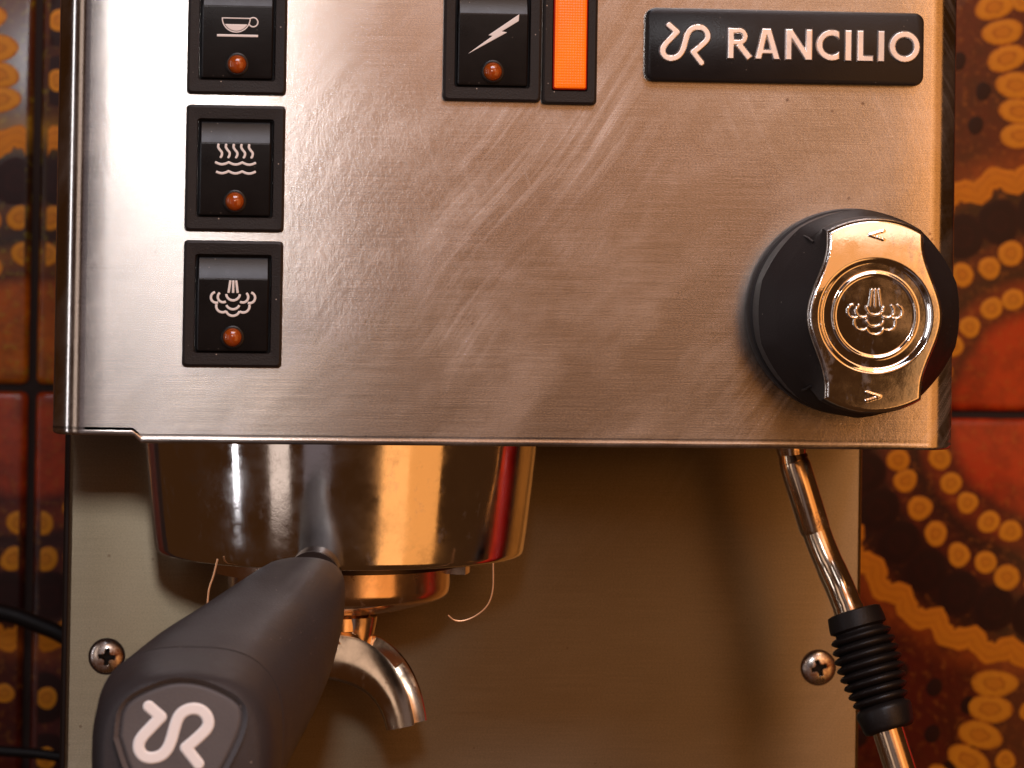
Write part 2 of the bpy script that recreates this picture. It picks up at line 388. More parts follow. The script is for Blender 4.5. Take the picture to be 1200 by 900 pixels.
wall = obj('tiled_wall', *(lambda b: (b.v, b.f))(MB().box(-420, 620, YW+2.2, YW+40, -330, 420)), M['grout'], None, (0, YW, 0), smooth=False)
wall['kind'] = 'structure'
def blob(cx, cz, a, b, rot, n=22):      # a low pillow of glaze
    v = [(cx, 1.0, cz)]; at_ = [0.]; f = []
    ca, sa = math.cos(rot), math.sin(rot); ph = random.random()*6; am = .05*random.random()
    for i, (t, h) in enumerate(((.35, .95), (.6, .8), (.85, .5), (1., 0.))):
        for k in range(n):
            th = 2*math.pi*k/n; w = 1+am*math.sin(3*th+ph)
            x, z = a*t*w*math.cos(th), b*t*w*math.sin(th)
            v.append((cx+x*ca-z*sa, h, cz+x*sa+z*ca)); at_.append(t)
    f += [(0, 1+k, 1+(k+1) % n) for k in range(n)]
    for i in range(3):
        for k in range(n):
            p = 1+i*n; f.append((p+k, p+n+k, p+n+(k+1) % n, p+(k+1) % n))
    return v, f, at_
def ringband(pts, wid, n=None):         # a wavy band of glaze
    v = []; f = []; at_ = []
    for i, p in enumerate(pts):
        a, b = np.array(pts[max(i-1, 0)]), np.array(pts[min(i+1, len(pts)-1)]); t = (b-a)/np.linalg.norm(b-a); nn = np.array((-t[1], t[0]))
        for s, h in ((-1, 0), (-.6, .7), (0, 1), (.6, .7), (1, 0)):
            w = wid*s/2*(1+.15*math.sin(i*1.7)); v.append((p[0]+nn[0]*w, h, p[1]+nn[1]*w)); at_.append(abs(s))
    for i in range(len(pts)-1):
        for j in range(4): f.append((i*5+j, i*5+j+1, i*5+j+6, i*5+j+5))
    return v, f, at_
def motif(kind, cx_, cz_):
    """pieces of glaze on a tile whose rings sit at its corner (cx_, cz_); lengths in px of the photograph"""
    out = []; h = H/K; rn = random.Random(5)
    def quad(r, a): return (cx_*(h-r*math.cos(a)), cz_*(h-r*math.sin(a)))
    if kind == 'dot':
        for r, n, s in ((147, 7, 13.5), (191, 9, 14.5)):
            for k in range(n):
                a = (k+.5)*math.pi/2/n+rn.uniform(-.025, .025); x, z = quad(r+rn.uniform(-5, 5), a)
                out.append(blob(x, z, s*rn.uniform(.9, 1.08), s*rn.uniform(.9, 1.05), rn.random()))
        ch = (((-66, 308, 28, 16, 0), (-71, 337, 28, 16, -.1), (-82, 367, 27, 16, -.25), (-95, 396, 27, 16, -.5), (-122, 420, 25, 15, -.7), (-52, 396, 12, 12, 0), (-25, 340, 12, 11, 0)) if cz_ > 0 else
              ((-43, 322, 25, 15, -.1), (-45, 350, 25, 15, .1), (-48, 380, 26, 16, 0), (-60, 411, 25, 15, -.35), (-66, 441, 25, 15, -.2), (-76, 470, 24, 15, -.3), (-43, 478, 14, 13, 0), (-100, 500, 24, 14, -.6)))
        if cx_ > 0:
            for dx_, dy_, a_, b_, ro in ch: out.append(blob(h+dx_, cz_*(h-dy_), a_, b_, ro*cz_))
        elif True:
            for dy_ in (345, 412): out.append(blob(-h-28+0 if False else -h+22, cz_*(h-dy_), 13, 14, 0))
    if kind == 'dark':
        for k in range(8):
            a = (k+.5)*math.pi/2/8; x, z = quad(232, a); out.append(blob(x, z, 27, 25, a))
        for k in range(9):
            for j in range(3):
                a = .25+k*.13; x, z = quad(345+j*42+rn.uniform(-6, 6), a+.05*(j % 2)); out.append(blob(x, z, 11, 9, a))
        if cx_ < 0:
            for dy_ in (345, 412): out.append(blob(-h+22, cz_*(h-dy_), 26, 29, 0))
    if kind == 'scallop':
        pts = []
        for k in range(91):
            a = k*math.pi/2/90; u = (a/(math.pi/2)*9) % 1; pts.append(quad(268+14*math.sin(math.pi*u), a))
        out.append(ringband(pts, 25))
    return out
cache = {}
G = 1.45; e = H-G
b = MB(); b.loft([rrect(0, 0, e-i, e-i, 2.5, y, 4) for i, y in ((0, 5), (0, 1.6), (.5, .7), (1.4, .15), (2.6, 0))], False, True)
cache['tile'] = make_mesh('tile', b.v, b.f, M['tile'])
ROT = {(1, 1): 0, (1, -1): 90, (-1, -1): 180, (-1, 1): 270}
for ti in (-1, 0, 1, 2):
    for tj in (0, -1):
        cx_, cz_ = (1 if ti in (-1, 1) else -1), (-1 if tj == 0 else 1)
        org = (cL[0]+(ti+.5)*TILE, YW, (cL[2] if ti < 1 else cR[2])+(tj+.5)*TILE)
        th = math.radians(ROT[cx_, cz_]); co, si = math.cos(th), math.sin(th)
        t = link('tile', cache['tile'], wall, org); t.rotation_euler = (0, th, 0)
        t.color = (1, 1, 1, 1) if ti >= 1 else ((1.0, 2.7, 1.6, 1) if tj == 0 else (.9, 1.1, 1, 1))
        for kind, mt, hh, nm in (('dark', 'dot_dark', .05, 'dark_glaze_print'), ('scallop', 'scallop', .09, 'scalloped_glaze_print'), ('dot', 'dot', .13, 'amber_dot_print')):
            if (kind, cx_, cz_) not in cache:
                v = []; f = []; A = []
                for vv, ff, aa in motif(kind, cx_, cz_):
                    n0 = len(v); f += [tuple(i+n0 for i in q_) for q_ in ff]; A += aa
                    for x, h, z in vv:
                        x = max(-e+2.7, min(e-2.7, x*K)); z = max(-e+2.7, min(e-2.7, z*K))
                        v.append((x*co-z*si, -.04-h*hh, x*si+z*co))
                me = make_mesh(nm, v, f, M[mt]); at_ = me.attributes.new('ring', 'FLOAT', 'POINT'); at_.data.foreach_set('value', A)
                cache[kind, cx_, cz_] = me
            o = link(nm, cache[kind, cx_, cz_], t, org)

# ------------------------------------------------------------------ espresso machine
mach = thing('espresso_machine', 'brushed steel espresso machine with black rocker switches and steam knob', 'espresso machine', (0, 150, -220))
YB = 118.0
# front panel: one bent sheet with a rolled lower lip and a notch in it
path = []; R = 8.5; W = 119.0
for y in (112, 80, 50, 25): path.append((-W, y))
for k in range(13):
    a = math.pi+k*math.pi/2/12; path.append((-W+R+R*math.cos(a), R+R*math.sin(a)))
for x in [-105, -101, -98.6, -98.1, -97.6, -97, -96.4, -95.9, -95.4, -90]+list(range(-80, 108, 10)): path.append((float(x), 0.0))
for k in range(13):
    a = -math.pi/2+k*math.pi/2/12; path.append((W-R+R*math.cos(a), R+R*math.sin(a)))
for y in (25, 50, 80, 112): path.append((W, y))
path = [p for i, p in enumerate(path) if i == 0 or np.hypot(p[0]-path[i-1][0], p[1]-path[i-1][1]) > .05]
s_ = [0]
for i in range(1, len(path)): s_.append(s_[-1]+math.hypot(path[i][0]-path[i-1][0], path[i][1]-path[i-1][1]))
rows = [(0, 150), (0, 80), (0, 20), (0, 3.4), (0, 2.6), (0, 2.2), (.12, 1.75), (-.05, 1.35), (0, .7), (.25, .25), (.8, 0), (1.5, .2), (1.6, 3)]
V = []; UV = []; F = []; n = len(path)
for ri, (din, z) in enumerate(rows):
    for i, (x, y) in enumerate(path):
        a = np.array(path[max(i-1, 0)]); b_ = np.array(path[min(i+1, n-1)]); t = (b_-a)/np.linalg.norm(b_-a); nn = np.array((-t[1], t[0]))
        zb = 0.0 if x > -96 else (1.9 if x < -98 else 1.9*(-96-x)/2)
        q_ = np.array((x, y))+nn*din
        zz = z+zb*(1 if z < 2.5 else 0) + (.04*math.sin(x*.21) if z < 2.3 else 0)
        V.append((q_[0], q_[1], zz)); UV.append((s_[i], z))
for r in range(len(rows)-1):
    for i in range(n-1): F.append((r*n+i, (r+1)*n+i, (r+1)*n+i+1, r*n+i+1))
front = obj('front_panel', V, F, M['steel'], mach, (0, 0, 0), uv=UV, angle=40)
b = MB().box(-115, 115, 3, 112, 3.0, 4.2); b.build('underside_plate', M['dark_metal'], mach, smooth=False)
b = MB().box(-118.6, 118.6, 112.5, 290, 0, 150, 1.5); side = b.build('rear_housing', M['steel_side'], mach, (0, 150, 0), uv=[(v[0]+v[1], v[2]) for v in b.v], smooth=False)
# back panel
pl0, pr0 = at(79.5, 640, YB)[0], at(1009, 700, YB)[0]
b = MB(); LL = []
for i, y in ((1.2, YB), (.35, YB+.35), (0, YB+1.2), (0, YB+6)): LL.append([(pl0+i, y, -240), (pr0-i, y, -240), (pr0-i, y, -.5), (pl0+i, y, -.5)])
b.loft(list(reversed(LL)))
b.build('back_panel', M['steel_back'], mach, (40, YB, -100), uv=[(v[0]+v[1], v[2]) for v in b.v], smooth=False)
b = MB().box(pl0-1.6, pr0-2, YB+7, 290, -240, -1, .6); b.build('column_housing', M['dark_metal'], mach)

# --- rocker switches
def polyicon_bolt(X, Z):
    P = [((x-437)/24.5, -(z-215)/24.5) for x, z in ((601, 88), (598, 132), (490, 200), (526, 205), (272, 350), (432, 230), (405, 226))]
    return d_poly(X, Z, P)
def steam_paths(u):
    S = [[(-10*u, 0), (-16*u, -44*u)], [(0, 0), (0, -44*u)], [(10*u, 0), (16*u, -44*u)], arc(0, -46*u, 24*u, 185, 355)]
    for s in (-1, 1):
        f = lambda cx, cz, r, a0, a1: [(s*x, z) for x, z in arc(cx*u, cz*u, r*u, a0, a1)]
        S += [f(-34, -58, 19, 130, 300), f(-58, -60, 19, 105, 290), f(-36, -90, 22, 165, 305)]
    S += [arc(0, -76*u, 25*u, 205, 335), arc(0, -99*u, 25*u, 200, 340)]
    return S
def icon_steam(X, Z):
    D = np.full(X.shape, 1e9)
    for p in steam_paths(.074): D = np.minimum(D, d_stroke(X, Z-4.6, p, .62, True))
    return D
def icon_waves(X, Z):
    D = np.full(X.shape, 1e9)
    for k in range(5):
        x = (k-2)*1.98+.1
        p = [(x-.55, 4.3), (x-.62, 3.5), (x-.2, 2.8), (x+.35, 2.1), (x+.3, 1.3), (x+.0, .8)]
        D = np.minimum(D, d_stroke(X, Z, [tuple(q_) for q_ in catmull(p, 4)], .62, True))
    for z0, xl, xr in ((-.4, -5.2, 5.3), (-2.7, -4.9, 5.3)):
        p = [(x, z0-.55*abs(math.sin((x+5.2)*math.pi/3.5))) for x in np.linspace(xl, xr, 46)]
        D = np.minimum(D, d_stroke(X, Z, p, .62, True))
    return D
def icon_cup(X, Z):
    D = d_stroke(X, Z, [(-5.3, -2.6), (5.3, -2.6)], .62, True)
    bowl = arc(-.4, 1.9, 3.6, 180, 360, 20)
    D = np.minimum(D, d_stroke(X, Z, bowl+[bowl[0]], .30))
    fill = np.maximum(np.hypot(X+.4, Z-1.9)-3.3, Z-.35); D = np.minimum(D, fill)
    D = np.minimum(D, d_stroke(X, Z, arc(4.0, .95, 1.2, -150, 120, 12), .34))
    return D
BW, BH = 12.85, 16.35
def switch(cx, ztop, zbot, icon, label, iz, ibounds):
    cz = (ztop+zbot)/2; org = (cx, 0, cz)
    if 'bezel' not in cache:
        b = MB(); RR = lambda hx, hz, r, y: rrect(0, 0, hx, hz, r, y, 5)
        b.loft([RR(BW, BH, 1.1, .2), RR(BW, BH, 1.1, -1.5), RR(BW-.2, BH-.2, 1.0, -2.0), RR(BW-.7, BH-.7, .9, -2.25),
                RR(9.95, 12.85, .8, -2.15), RR(9.75, 12.65, .7, -1.9), RR(9.7, 12.6, .7, -.1)], False, False)
        cache['bezel'] = make_mesh('switch', b.v, b.f, M['bezel'], angle=12)
        b = MB().box(-9.69, 9.69, -.35, -.06, -12.59, 12.59); cache['well'] = make_mesh('switch_well', b.v, b.f, M['gap'])
        # rocker cap: side profile swept across the width, with rounded flanks
        prof = [(12.0, 0), (12.3, -.9), (11.9, -1.25), (6.7, -3.3), (6.45, -3.38), (6.15, -3.36), (-11.4, -2.75), (-12.1, -2.55), (-12.3, -1.9), (-12.3, 0)]
        LL = []
        for x, ins in ((-9.25, .55), (-9.1, .2), (-8.8, 0), (8.8, 0), (9.1, .2), (9.25, .55)):
            LL.append([(x, min(0, y+ins*(1 if y < -.5 else 0)), z*(1-ins/14)) for z, y in prof])
        b = MB(); b.loft(LL); cache['rocker'] = make_mesh('rocker', b.v, b.f, M['rocker'], angle=25)
        b = MB(); pr = [(3.0, -2.9), (3.0, -3.15), (2.75, -3.3), (2.5, -3.3), (2.45, -3.1)]
        b.lathe(pr, 0, 0, 40, 'y'); cache['collar'] = make_mesh('lamp_collar', b.v, b.f, M['rocker'])
        b = MB(); pr = [(2.45*math.cos(a), -3.0-1.7*math.sin(a)) for a in np.linspace(0, math.pi/2-.02, 12)]
        b.lathe(pr, 0, 0, 40, 'y', cap1=True); cache['lens'] = make_mesh('indicator_lamp', b.v, b.f, M['amber'], angle=80)
        b = MB(); pr = [(1.5, -2.9), (1.5, -3.2), (1.1, -3.7), (.5, -4.0), (.05, -4.05)]
        b.lathe(pr, 0, 0, 24, 'y', cap1=True); cache['core'] = make_mesh('lamp_core', b.v, b.f, M['amber_core'])
    s = link('rocker_switch', cache['bezel'], mach, org); s['label'] = label
    for nm, k, dz in (('switch_well', 'well', 0), ('rocker', 'rocker', 0), ('lamp_collar', 'collar', -8.6), ('indicator_lamp', 'lens', -8.6), ('lamp_core', 'core', -8.6)):
        link(nm, cache[k], s, (cx, 0, cz+dz))
    slope = lambda z: -(3.36-(6.15-z)*.61/17.55)
    me = relief_mesh(icon, ibounds, .11, lambda d, X, Z: np.minimum(d*.6, .07), lambda x, z, h: (x, slope(z+iz)-.02-h, z+iz), 'symbol', M['print'], (0, 0, 0), angle=70)
    link('printed_symbol', me, s, org)
c1 = (-85.76-60.12)/2
switch(c1, 55.12+BH*2, 55.12+32.56-BH*2+32.56 if False else 55.12, icon_waves, 'black rocker switch with steam over waves symbol', 1.9, (-6, 6, -4, 5))
switch(c1, 52.57, 20.18, icon_steam, 'black rocker switch with steam cloud symbol, lowest of its column', 1.5, (-6.5, 6.5, -6, 6))
z5 = 90.68
switch(c1, z5+32.6, z5, icon_cup, 'black rocker switch with coffee cup symbol, cut off by the top edge', 1.4, (-6.5, 7, -4, 3.5))
switch(-19.33+BW, 90.1+32.6, 90.1, polyicon_bolt, 'black rocker switch with lightning bolt symbol beside the orange pilot light', 1.3, (-7.5, 7.5, -6.5, 6.5))
# pilot light
px0, px1 = -19.33+2*BW+.25, 21.1; pcx = (px0+px1)/2; phx = (px1-px0)/2; pz0 = 89.6; pcz = pz0+BH
b = MB(); RR = lambda hx, hz, r, y: rrect(pcx, pcz, hx, hz, r, y, 5)
b.loft([RR(phx, BH, 1.1, .2), RR(phx, BH, 1.1, -1.5), RR(phx-.2, BH-.2, 1., -2.0), RR(phx-.7, BH-.7, .9, -2.25), RR(4.75, 12.9, .5, -2.2), RR(4.6, 12.7, .4, -1.9), RR(4.6, 12.7, .4, -.1)], False, True)
pil = b.build('pilot_light', M['bezel'], mach, (pcx, 0, pcz), angle=12); pil['label'] = 'narrow orange pilot light in a black frame'
b = MB(); b.loft([RR(4.5, 12.5, .6, -.3), RR(4.45, 12.45, .6, -2.5), RR(4.1, 12.1, .5, -2.9)], False, False); b.build('lens_edge', M['lens_edge'], pil, (pcx, 0, pcz))
b = MB(); b.loft([RR(4.1, 12.1, .5, -2.9), RR(3.6, 11.6, .5, -3.15), RR(3.3, 11.3, .4, -3.2)], False, True); b.build('orange_lens', M['pilot'], pil, (pcx, 0, pcz))

# --- name plate with raised letters
nx0, nx1, nz0, nz1 = 33.75, 107.93, 96.2, 115.5; ncx, ncz = (nx0+nx1)/2, (nz0+nz1)/2; nhx, nhz = (nx1-nx0)/2, (nz1-nz0)/2
b = MB(); b.loft([rrect(ncx, ncz, nhx-i, nhz-i, max(.8, 2.6-i), y, 8) for i, y in ((0, .1), (0, -2.2), (.25, -2.75), (.8, -3.0))], False, True)
plate = b.build('name_plate', M['plate'], mach, (ncx, 0, ncz), angle=40); plate['label'] = 'black name plate with raised silver lettering'
LOGO = [(400, 485), (478, 550)], [(478, 550), (372, 662)] , [(372, 662), (345, 705), (343, 755), (372, 795), (420, 808), (478, 795), (520, 755), (548, 690), (578, 580), (612, 525), (668, 500), (725, 505), (768, 540), (782, 590), (762, 635), (700, 695)], [(700, 695), (641, 745)], [(641, 745), (722, 845)]
def logo_fn(X, Z, u, w, cap=True):
    D = np.full(X.shape, 1e9)
    for S in LOGO:
        P = [((x-562)*u, -(y-655)*u) for x, y in S]
        if len(P) > 3: P = [tuple(q_) for q_ in catmull(P, 5)]
        D = np.minimum(D, d_stroke(X, Z, P, w))
    return D
kx = 74.18/1080.0
def letters(X, Z):      # local mm from the plate's upper left corner
    t, bt = -4.75, -13.3; h = t-bt; w = 2.15; e = w/2; D = np.full(X.shape, 1e9)
    def add(d):
        nonlocal D; D = np.minimum(D, d)
    fx = lambda c_: (c_-50)*kx
    x0 = fx(360); rb = 2.5
    add(d_box(X, Z, (x0+e, t), (x0+e, bt), w))
    add(d_stroke(X, Z, [(x0+e, t-e*.9), (x0+3.1, t-e*.9)]+arc(x0+3.3, t-2.45, 1.55, 90, -90, 10)+[(x0+e, t-4.0)], w*.88, True))
    add(d_box(X, Z, (x0+2.9, t-4.2), (fx(452), bt+.15), w*1.05))
    add(-np.minimum(-d_poly(X, Z, [(x0, t), (fx(470), t), (fx(470), bt), (x0, bt)]), -D))
    A0, A1, ap = fx(464), fx(574), fx(513)
    dA = np.minimum(d_box(X, Z, (A0+1.0, bt-1), (ap-.15, t+.6), w*.98), d_box(X, Z, (A1-1.0, bt-1), (ap+.15, t+.6), w*.98))
    dA = np.minimum(dA, d_box(X, Z, (A0+1.8, bt+2.2), (A1-1.8, bt+2.2), w*.75))
    add(np.maximum(dA, np.maximum(Z-t, bt-Z)))
    n0, n1 = fx(584), fx(695)
    add(d_box(X, Z, (n0+e, t), (n0+e, bt), w)); add(d_box(X, Z, (n1-e, t), (n1-e, bt), w))
    add(np.maximum(d_box(X, Z, (n0+e*.6, t+.5), (n1-e*.6, bt-.5), w*.95), np.maximum(np.maximum(Z-t, bt-Z), np.maximum(n0-X, X-n1))))
    r = h/2-e+.1; c0 = fx(705)+h/2
    add(np.maximum(d_stroke(X, Z, arc(c0, (t+bt)/2, r, 40, 320, 26), w, True), X-fx(800)))
    for a_ in (816, 944): add(d_box(X, Z, (fx(a_)+e, t), (fx(a_)+e, bt), w))
    l0 = fx(863); add(d_box(X, Z, (l0+e, t), (l0+e, bt), w)); add(d_box(X, Z, (l0+.1, bt+e*.9), (fx(932), bt+e*.9), w*.9))
    add(d_stroke(X, Z, arc(fx(1051), (t+bt)/2, r, 0, 360, 32), w))
    return D
hf = lambda hh, ch: (lambda d, X, Z: hh*np.minimum(1, d/ch)**.7)
me = relief_mesh(letters, (0, 74.2, -14.5, -3.5), .16, hf(.75, .35), lambda x, z, h: (nx0+x, -2.95-h, nz1+z), 'raised_lettering', M['letter'], (ncx, 0, ncz), angle=35)
link('raised_lettering', me, plate, (ncx, 0, ncz))
ku = 13.2/490.0
me = relief_mesh(lambda X, Z: logo_fn(X, Z, ku, 2.1), (-8.5, 8.5, -8, 8), .16, hf(.75, .35), lambda x, z, h: (nx0+10.3+x, -2.95-h, nz1-9.2+z), 'raised_emblem', M['letter'], (ncx, 0, ncz), angle=35)
link('raised_emblem', me, plate, (ncx, 0, ncz))

# --- steam knob
KD = -37.0
kc = at(1021, 370, KD); kx0, kz0 = kc[0], kc[2]; kpx = 1/sc(KD, 1020, 370)
kbx = at(996, 368, 0)[0]
kx0 = (kx0+kbx)/2; kcen = (kx0, 0, kz0)
Rk = 112*kpx
def capw(z):     # half width of the cap at height z (mm)
    a = abs(z)/Rk; return kpx*(56.5+22.5*(lambda t: t*t*(3-2*t))(max(0, min(1, 1-abs(z)/(84*kpx)))))
def cap_outline(inset, y, grow=0.0, n=120):
    out = []
    for k in range(n):
        th = 2*math.pi*k/n; lo, hi = 0, Rk+1
        for _ in range(22):
            mid = (lo+hi)/2; x, z = mid*math.cos(th), mid*math.sin(th)
            ok = abs(x) < capw(z)-inset and mid < Rk-inset
            lo, hi = (mid, hi) if ok else (lo, mid)
        r = lo*(1-grow)+Rk*grow
        out.append((kx0+r*math.cos(th), y, kz0+r*math.sin(th)))
    return out
def circ(r, y, n=120, flat=0, poly=0):
    out = []
    for k in range(n):
        th = 2*math.pi*k/n; rr_ = r*(1-flat*max(0, abs(math.cos(th))-.5)**1)
        if poly: u = (th+math.pi/10) % (math.pi/5)-math.pi/10; rr_ *= 1-poly+poly*math.cos(math.pi/10)/math.cos(u)*1.02
        out.append((kx0+rr_*math.cos(th), y, kz0+rr_*math.sin(th)))
    return out
b = MB(); b.loft([circ(27.0, .1), circ(27.2, -4.5), circ(26.9, -6.0), circ(25.8, -6.3), circ(25.7, -8.2), circ(26.6, -8.7, poly=.1), circ(26.9, -17, flat=.02, poly=.3), circ(26.6, -17.6, flat=.03, poly=.3), circ(24.6, -23.5, flat=.08, poly=.3), circ(24.2, -24.2, flat=.10),
                  cap_outline(-.9, -29.0, .35), cap_outline(-.6, -32.0, .12), cap_outline(.15, -34.6), cap_outline(.2, -35.2)], False, True)
knob = b.build('steam_knob', M['knob'], mach, kcen, angle=22); knob['label'] = 'black steam knob with polished metal cap'
# ribs that part the grip from the turning collar
for sx_, in ((-1,), (1,)):
    for th0 in (128, 232) if sx_ < 0 else (52, -52):
        a = math.radians(th0); c_, s2 = math.cos(a), math.sin(a)
        P = [(kx0+c_*r, y, kz0+s2*r) for r, y in ((25.35, -9), (25.35, -19), (24.5, -24.5), (23.2, -27.5))]
        MB().tube(P, .35, 8).build('grip_seam', M['gap'] if sx_ > 0 else M['knob'], knob, kcen)
def cap_fn(X, Z):
    w = np.vectorize(capw)(Z); return np.maximum(np.hypot(X, Z)-Rk, np.abs(X)-w)*.96
r1, r2 = 67*kpx, 48.5*kpx
def dome(X, Z):
    r = np.hypot(X, Z); t = np.clip((r-(r1-1.2))/1.2, 0, 1); t = t*t*(3-2*t)
    d1 = 1.7*(1-(Z/Rk)**2)+.25*(1-(X/(79*kpx))**2); d0 = 1.7*(1-.5*(r1/Rk)**2)+.1-.10*(r/r1)**2
    return d1*t+d0*(1-t)
def cap_h(d, X, Z):
    h = 1.15*np.minimum(1, d/.8)**.6 + dome(X, Z)
    r = np.hypot(X, Z)
    h = h-.75*np.clip((r1-r)/1.4, 0, 1)**1.5
    h = h+.40*np.exp(-((r-r2)/.35)**2)
    for s in (1, -1):
        zc = s*Rk*.83
        A = d_stroke(X, Z, [(2.0, zc+1.1), (-1.6, zc), (2.0, zc-1.1)] if s > 0 else [(-2.0, zc+1.1), (1.6, zc), (-2.0, zc-1.1)], .5)
        h = h+(.22 if s > 0 else .16)*(A < 0)
    return h
me = relief_mesh(cap_fn, (-18, 18, -25, 25), .2, cap_h, lambda x, z, h: (kx0+x, -34.6-h, kz0+z), 'metal_cap', M['cap_metal'], kcen, angle=60)
link('metal_cap', me, knob, kcen)
def knob_icon(X, Z):
    D = np.full(X.shape, 1e9)
    for p in steam_paths(.092): D = np.minimum(D, d_stroke(X, Z-6.6, p, .9))
    return D
def base_h(X, Z): return dome(X, Z)+1.15-.75
me = relief_mesh(knob_icon, (-9, 9, -6.5, 9), .14, lambda d, X, Z: base_h(X, Z)+.02+.35*np.minimum(1, d/.3)**.6, lambda x, z, h: (kx0+x, -34.6-h, kz0+z), 'steam_emblem', M['cap_metal'], kcen, angle=50)
link('steam_emblem', me, knob, kcen)

# --- screws in the back panel
for sxp, syp, rot in ((125, 770, .08), (960, 783, -.3)):
    p = at(sxp, syp, YB-1.5); o_ = (p[0], YB, p[2])
    def scr(X, Z): return np.hypot(X, Z)-4.75
    def sh(d, X, Z, rot=rot):
        r = np.hypot(X, Z); h = 1.5*np.sqrt(np.maximum(0, 1-(r/4.9)**2))+.1
        x, z = X*math.cos(rot)-Z*math.sin(rot), X*math.sin(rot)+Z*math.cos(rot)
        c_ = np.minimum(np.maximum(np.abs(x)-.6, np.abs(z)-2.4), np.maximum(np.abs(z)-.6, np.abs(x)-2.4)); c_ = np.minimum(c_, np.abs(x)+np.abs(z)-1.7)
        return h-1.5*np.clip(-c_/.25+.3, 0, 1)*(1-.35*np.minimum(1, r/2.4))
    me = relief_mesh(scr, (-5, 5, -5, 5), .14, sh, lambda x, z, h, o_=o_: (o_[0]+x, YB-h, o_[2]+z), 'screw', M['screw'], o_, angle=45)
    me.materials.append(M['gap'])  # cross recess coloured near-black, shade put into the colour
    for p_ in me.polygons:
        x, z = p_.center.x/MM, p_.center.z/MM; r = math.hypot(x, z); h = -p_.center.y/MM
        if r < 2.6 and h < 1.5*math.sqrt(1-(r/4.9)**2)-.45: p_.material_index = 1
    s = link('panel_screw', me, mach, o_)
    MB().lathe([(5.4, YB-.02), (5.4, YB-.12), (4.7, YB-.14)], o_[0], 0, 40, 'y', o_[2]).build('screw_rim', M['dark_metal'], s, o_)

# --- group head
YG = 60.0; gx = at(399, 580, YG)[0]
zt_g = 2.5; zb_g = at(399, 669, YG-50.2)[2]
rt = (at(630, 525, YG)[0]-at(168, 525, YG)[0])/2; rb_ = (at(613, 640, YG)[0]-at(186, 640, YG)[0])/2
g = [(rt-6, zt_g), (rt, zt_g)]
for t in np.linspace(0, 1, 9)[1:-1]: g.append((rt+(rb_+.7-rt)*t**1.15, zt_g+(zb_g+2.0-zt_g)*t))
g += [(rb_+.6, zb_g+1.7), (rb_+.4, zb_g+.8), (rb_, zb_g+.25), (rb_-.6, zb_g), (rb_-1.6, zb_g+.05), (rb_-2.2, zb_g+.8), (rb_-2.4, zb_g+12)]
group = MB().lathe(g, gx, YG, 160).build('group_head', M['chrome'], mach, (gx, YG, zb_g), angle=40); group['label'] = 'round chrome brew group cover'
MB().lathe([(rb_-2.4, zb_g+8), (34, zb_g+6), (34, zb_g-3), (20, zb_g-3)], gx, YG, 96, cap1=True).build('group_gasket', M['dark_metal'], group, (gx, YG, zb_g))

# --- steam wand
YS = 48.0
wand = MB(); A = lambda x, y, Y=YS: at(x, y, Y)
ks = 1/sc(YS, 950, 650)
wand.tube([A(925, 505), A(928, 532)], [20*ks, 16.5*ks]).tube([A(927.5, 530), A(930, 539), A(931, 541)], [15*ks, 17.5*ks, 15*ks])
wand.tube([A(930, 540), A(932, 546), A(954, 617), A(955.5, 622), A(956, 623.5)], [16.5*ks, 17.8*ks, 17.8*ks, 17.4*ks, 16*ks])
st = wand.build('steam_wand', M['chrome_spout'], mach, tuple(A(950, 620)), angle=35); st['label'] = 'bent steam wand with ribbed black rubber grip'
tp = [tuple(p) for p in catmull([A(955, 618, YS), A(963, 640, YS-1), A(975, 668, YS-3), A(987, 695, YS-6), A(1002, 735, YS-9), A(1030, 820, YS-14), A(1042, 860, YS-16), A(1066, 935, YS-19)], 5)]
MB().tube(tp, [16.5*ks]*10+[17*ks]*8+[18*ks]*(len(tp)-18)).build('wand_tube', M['chrome_spout'], st, tuple(A(950, 620)))
gp = []; gr = []
g0, g1 = A(1000, 716, YS-8), A(1043, 856, YS-16)
S = [(0, 27), (.01, 31), (.10, 33), (.14, 33), (.16, 28)]
nr = 8
for k in range(nr):
    t0 = .18+k*.60/nr; w_ = .60/nr; rmax = 33+5.5*math.sin(math.pi*(k+1.2)/nr); 
    for u_, r_ in ((0, rmax-7), (.18, rmax-2), (.4, rmax), (.6, rmax-.5), (.8, rmax-3), (.97, rmax-7)): S.append((t0+u_*w_, r_))
S += [(.79, 28), (.81, 31.5), (.84, 32.5), (.96, 29.5), (.985, 28.5), (1.0, 25)]
for t, r in S: gp.append(g0+(g1-g0)*t); gr.append(r*ks)
MB().tube(gp, gr, 40).build('rubber_grip', M['rubber'], st, tuple(g0), angle=60)

# ------------------------------------------------------------------ portafilter
pf = thing('portafilter', 'black handled portafilter with twin spout, locked under the chrome group', 'portafilter', (gx, YG, zb_g-30))
zfr = lambda py_, r: at(430, py_, YG-r)[2]
RB = (at(527, 680, YG)[0]-gx)
z1 = zb_g-1.0; z2 = zfr(712, RB)
prof = [(RB-1.5, zb_g+6), (RB+.3, zb_g+6), (RB+.3, zb_g-1.5), (RB, zb_g-2.5), (RB-.1, z2+3.0), (RB-.4, z2+1.2), (RB-1.5, z2), (RB-4, z2-1.0), (RB*.6, z2-3.5), (9.5, z2-5.0), (8.4, z2-6.0), (8.2, z2-9.5), (5, z2-10)]
bowl = MB().lathe(prof, gx, YG, 128, cap1=True).build('filter_bowl', M['brass'], pf, (gx, YG, z2), angle=35)
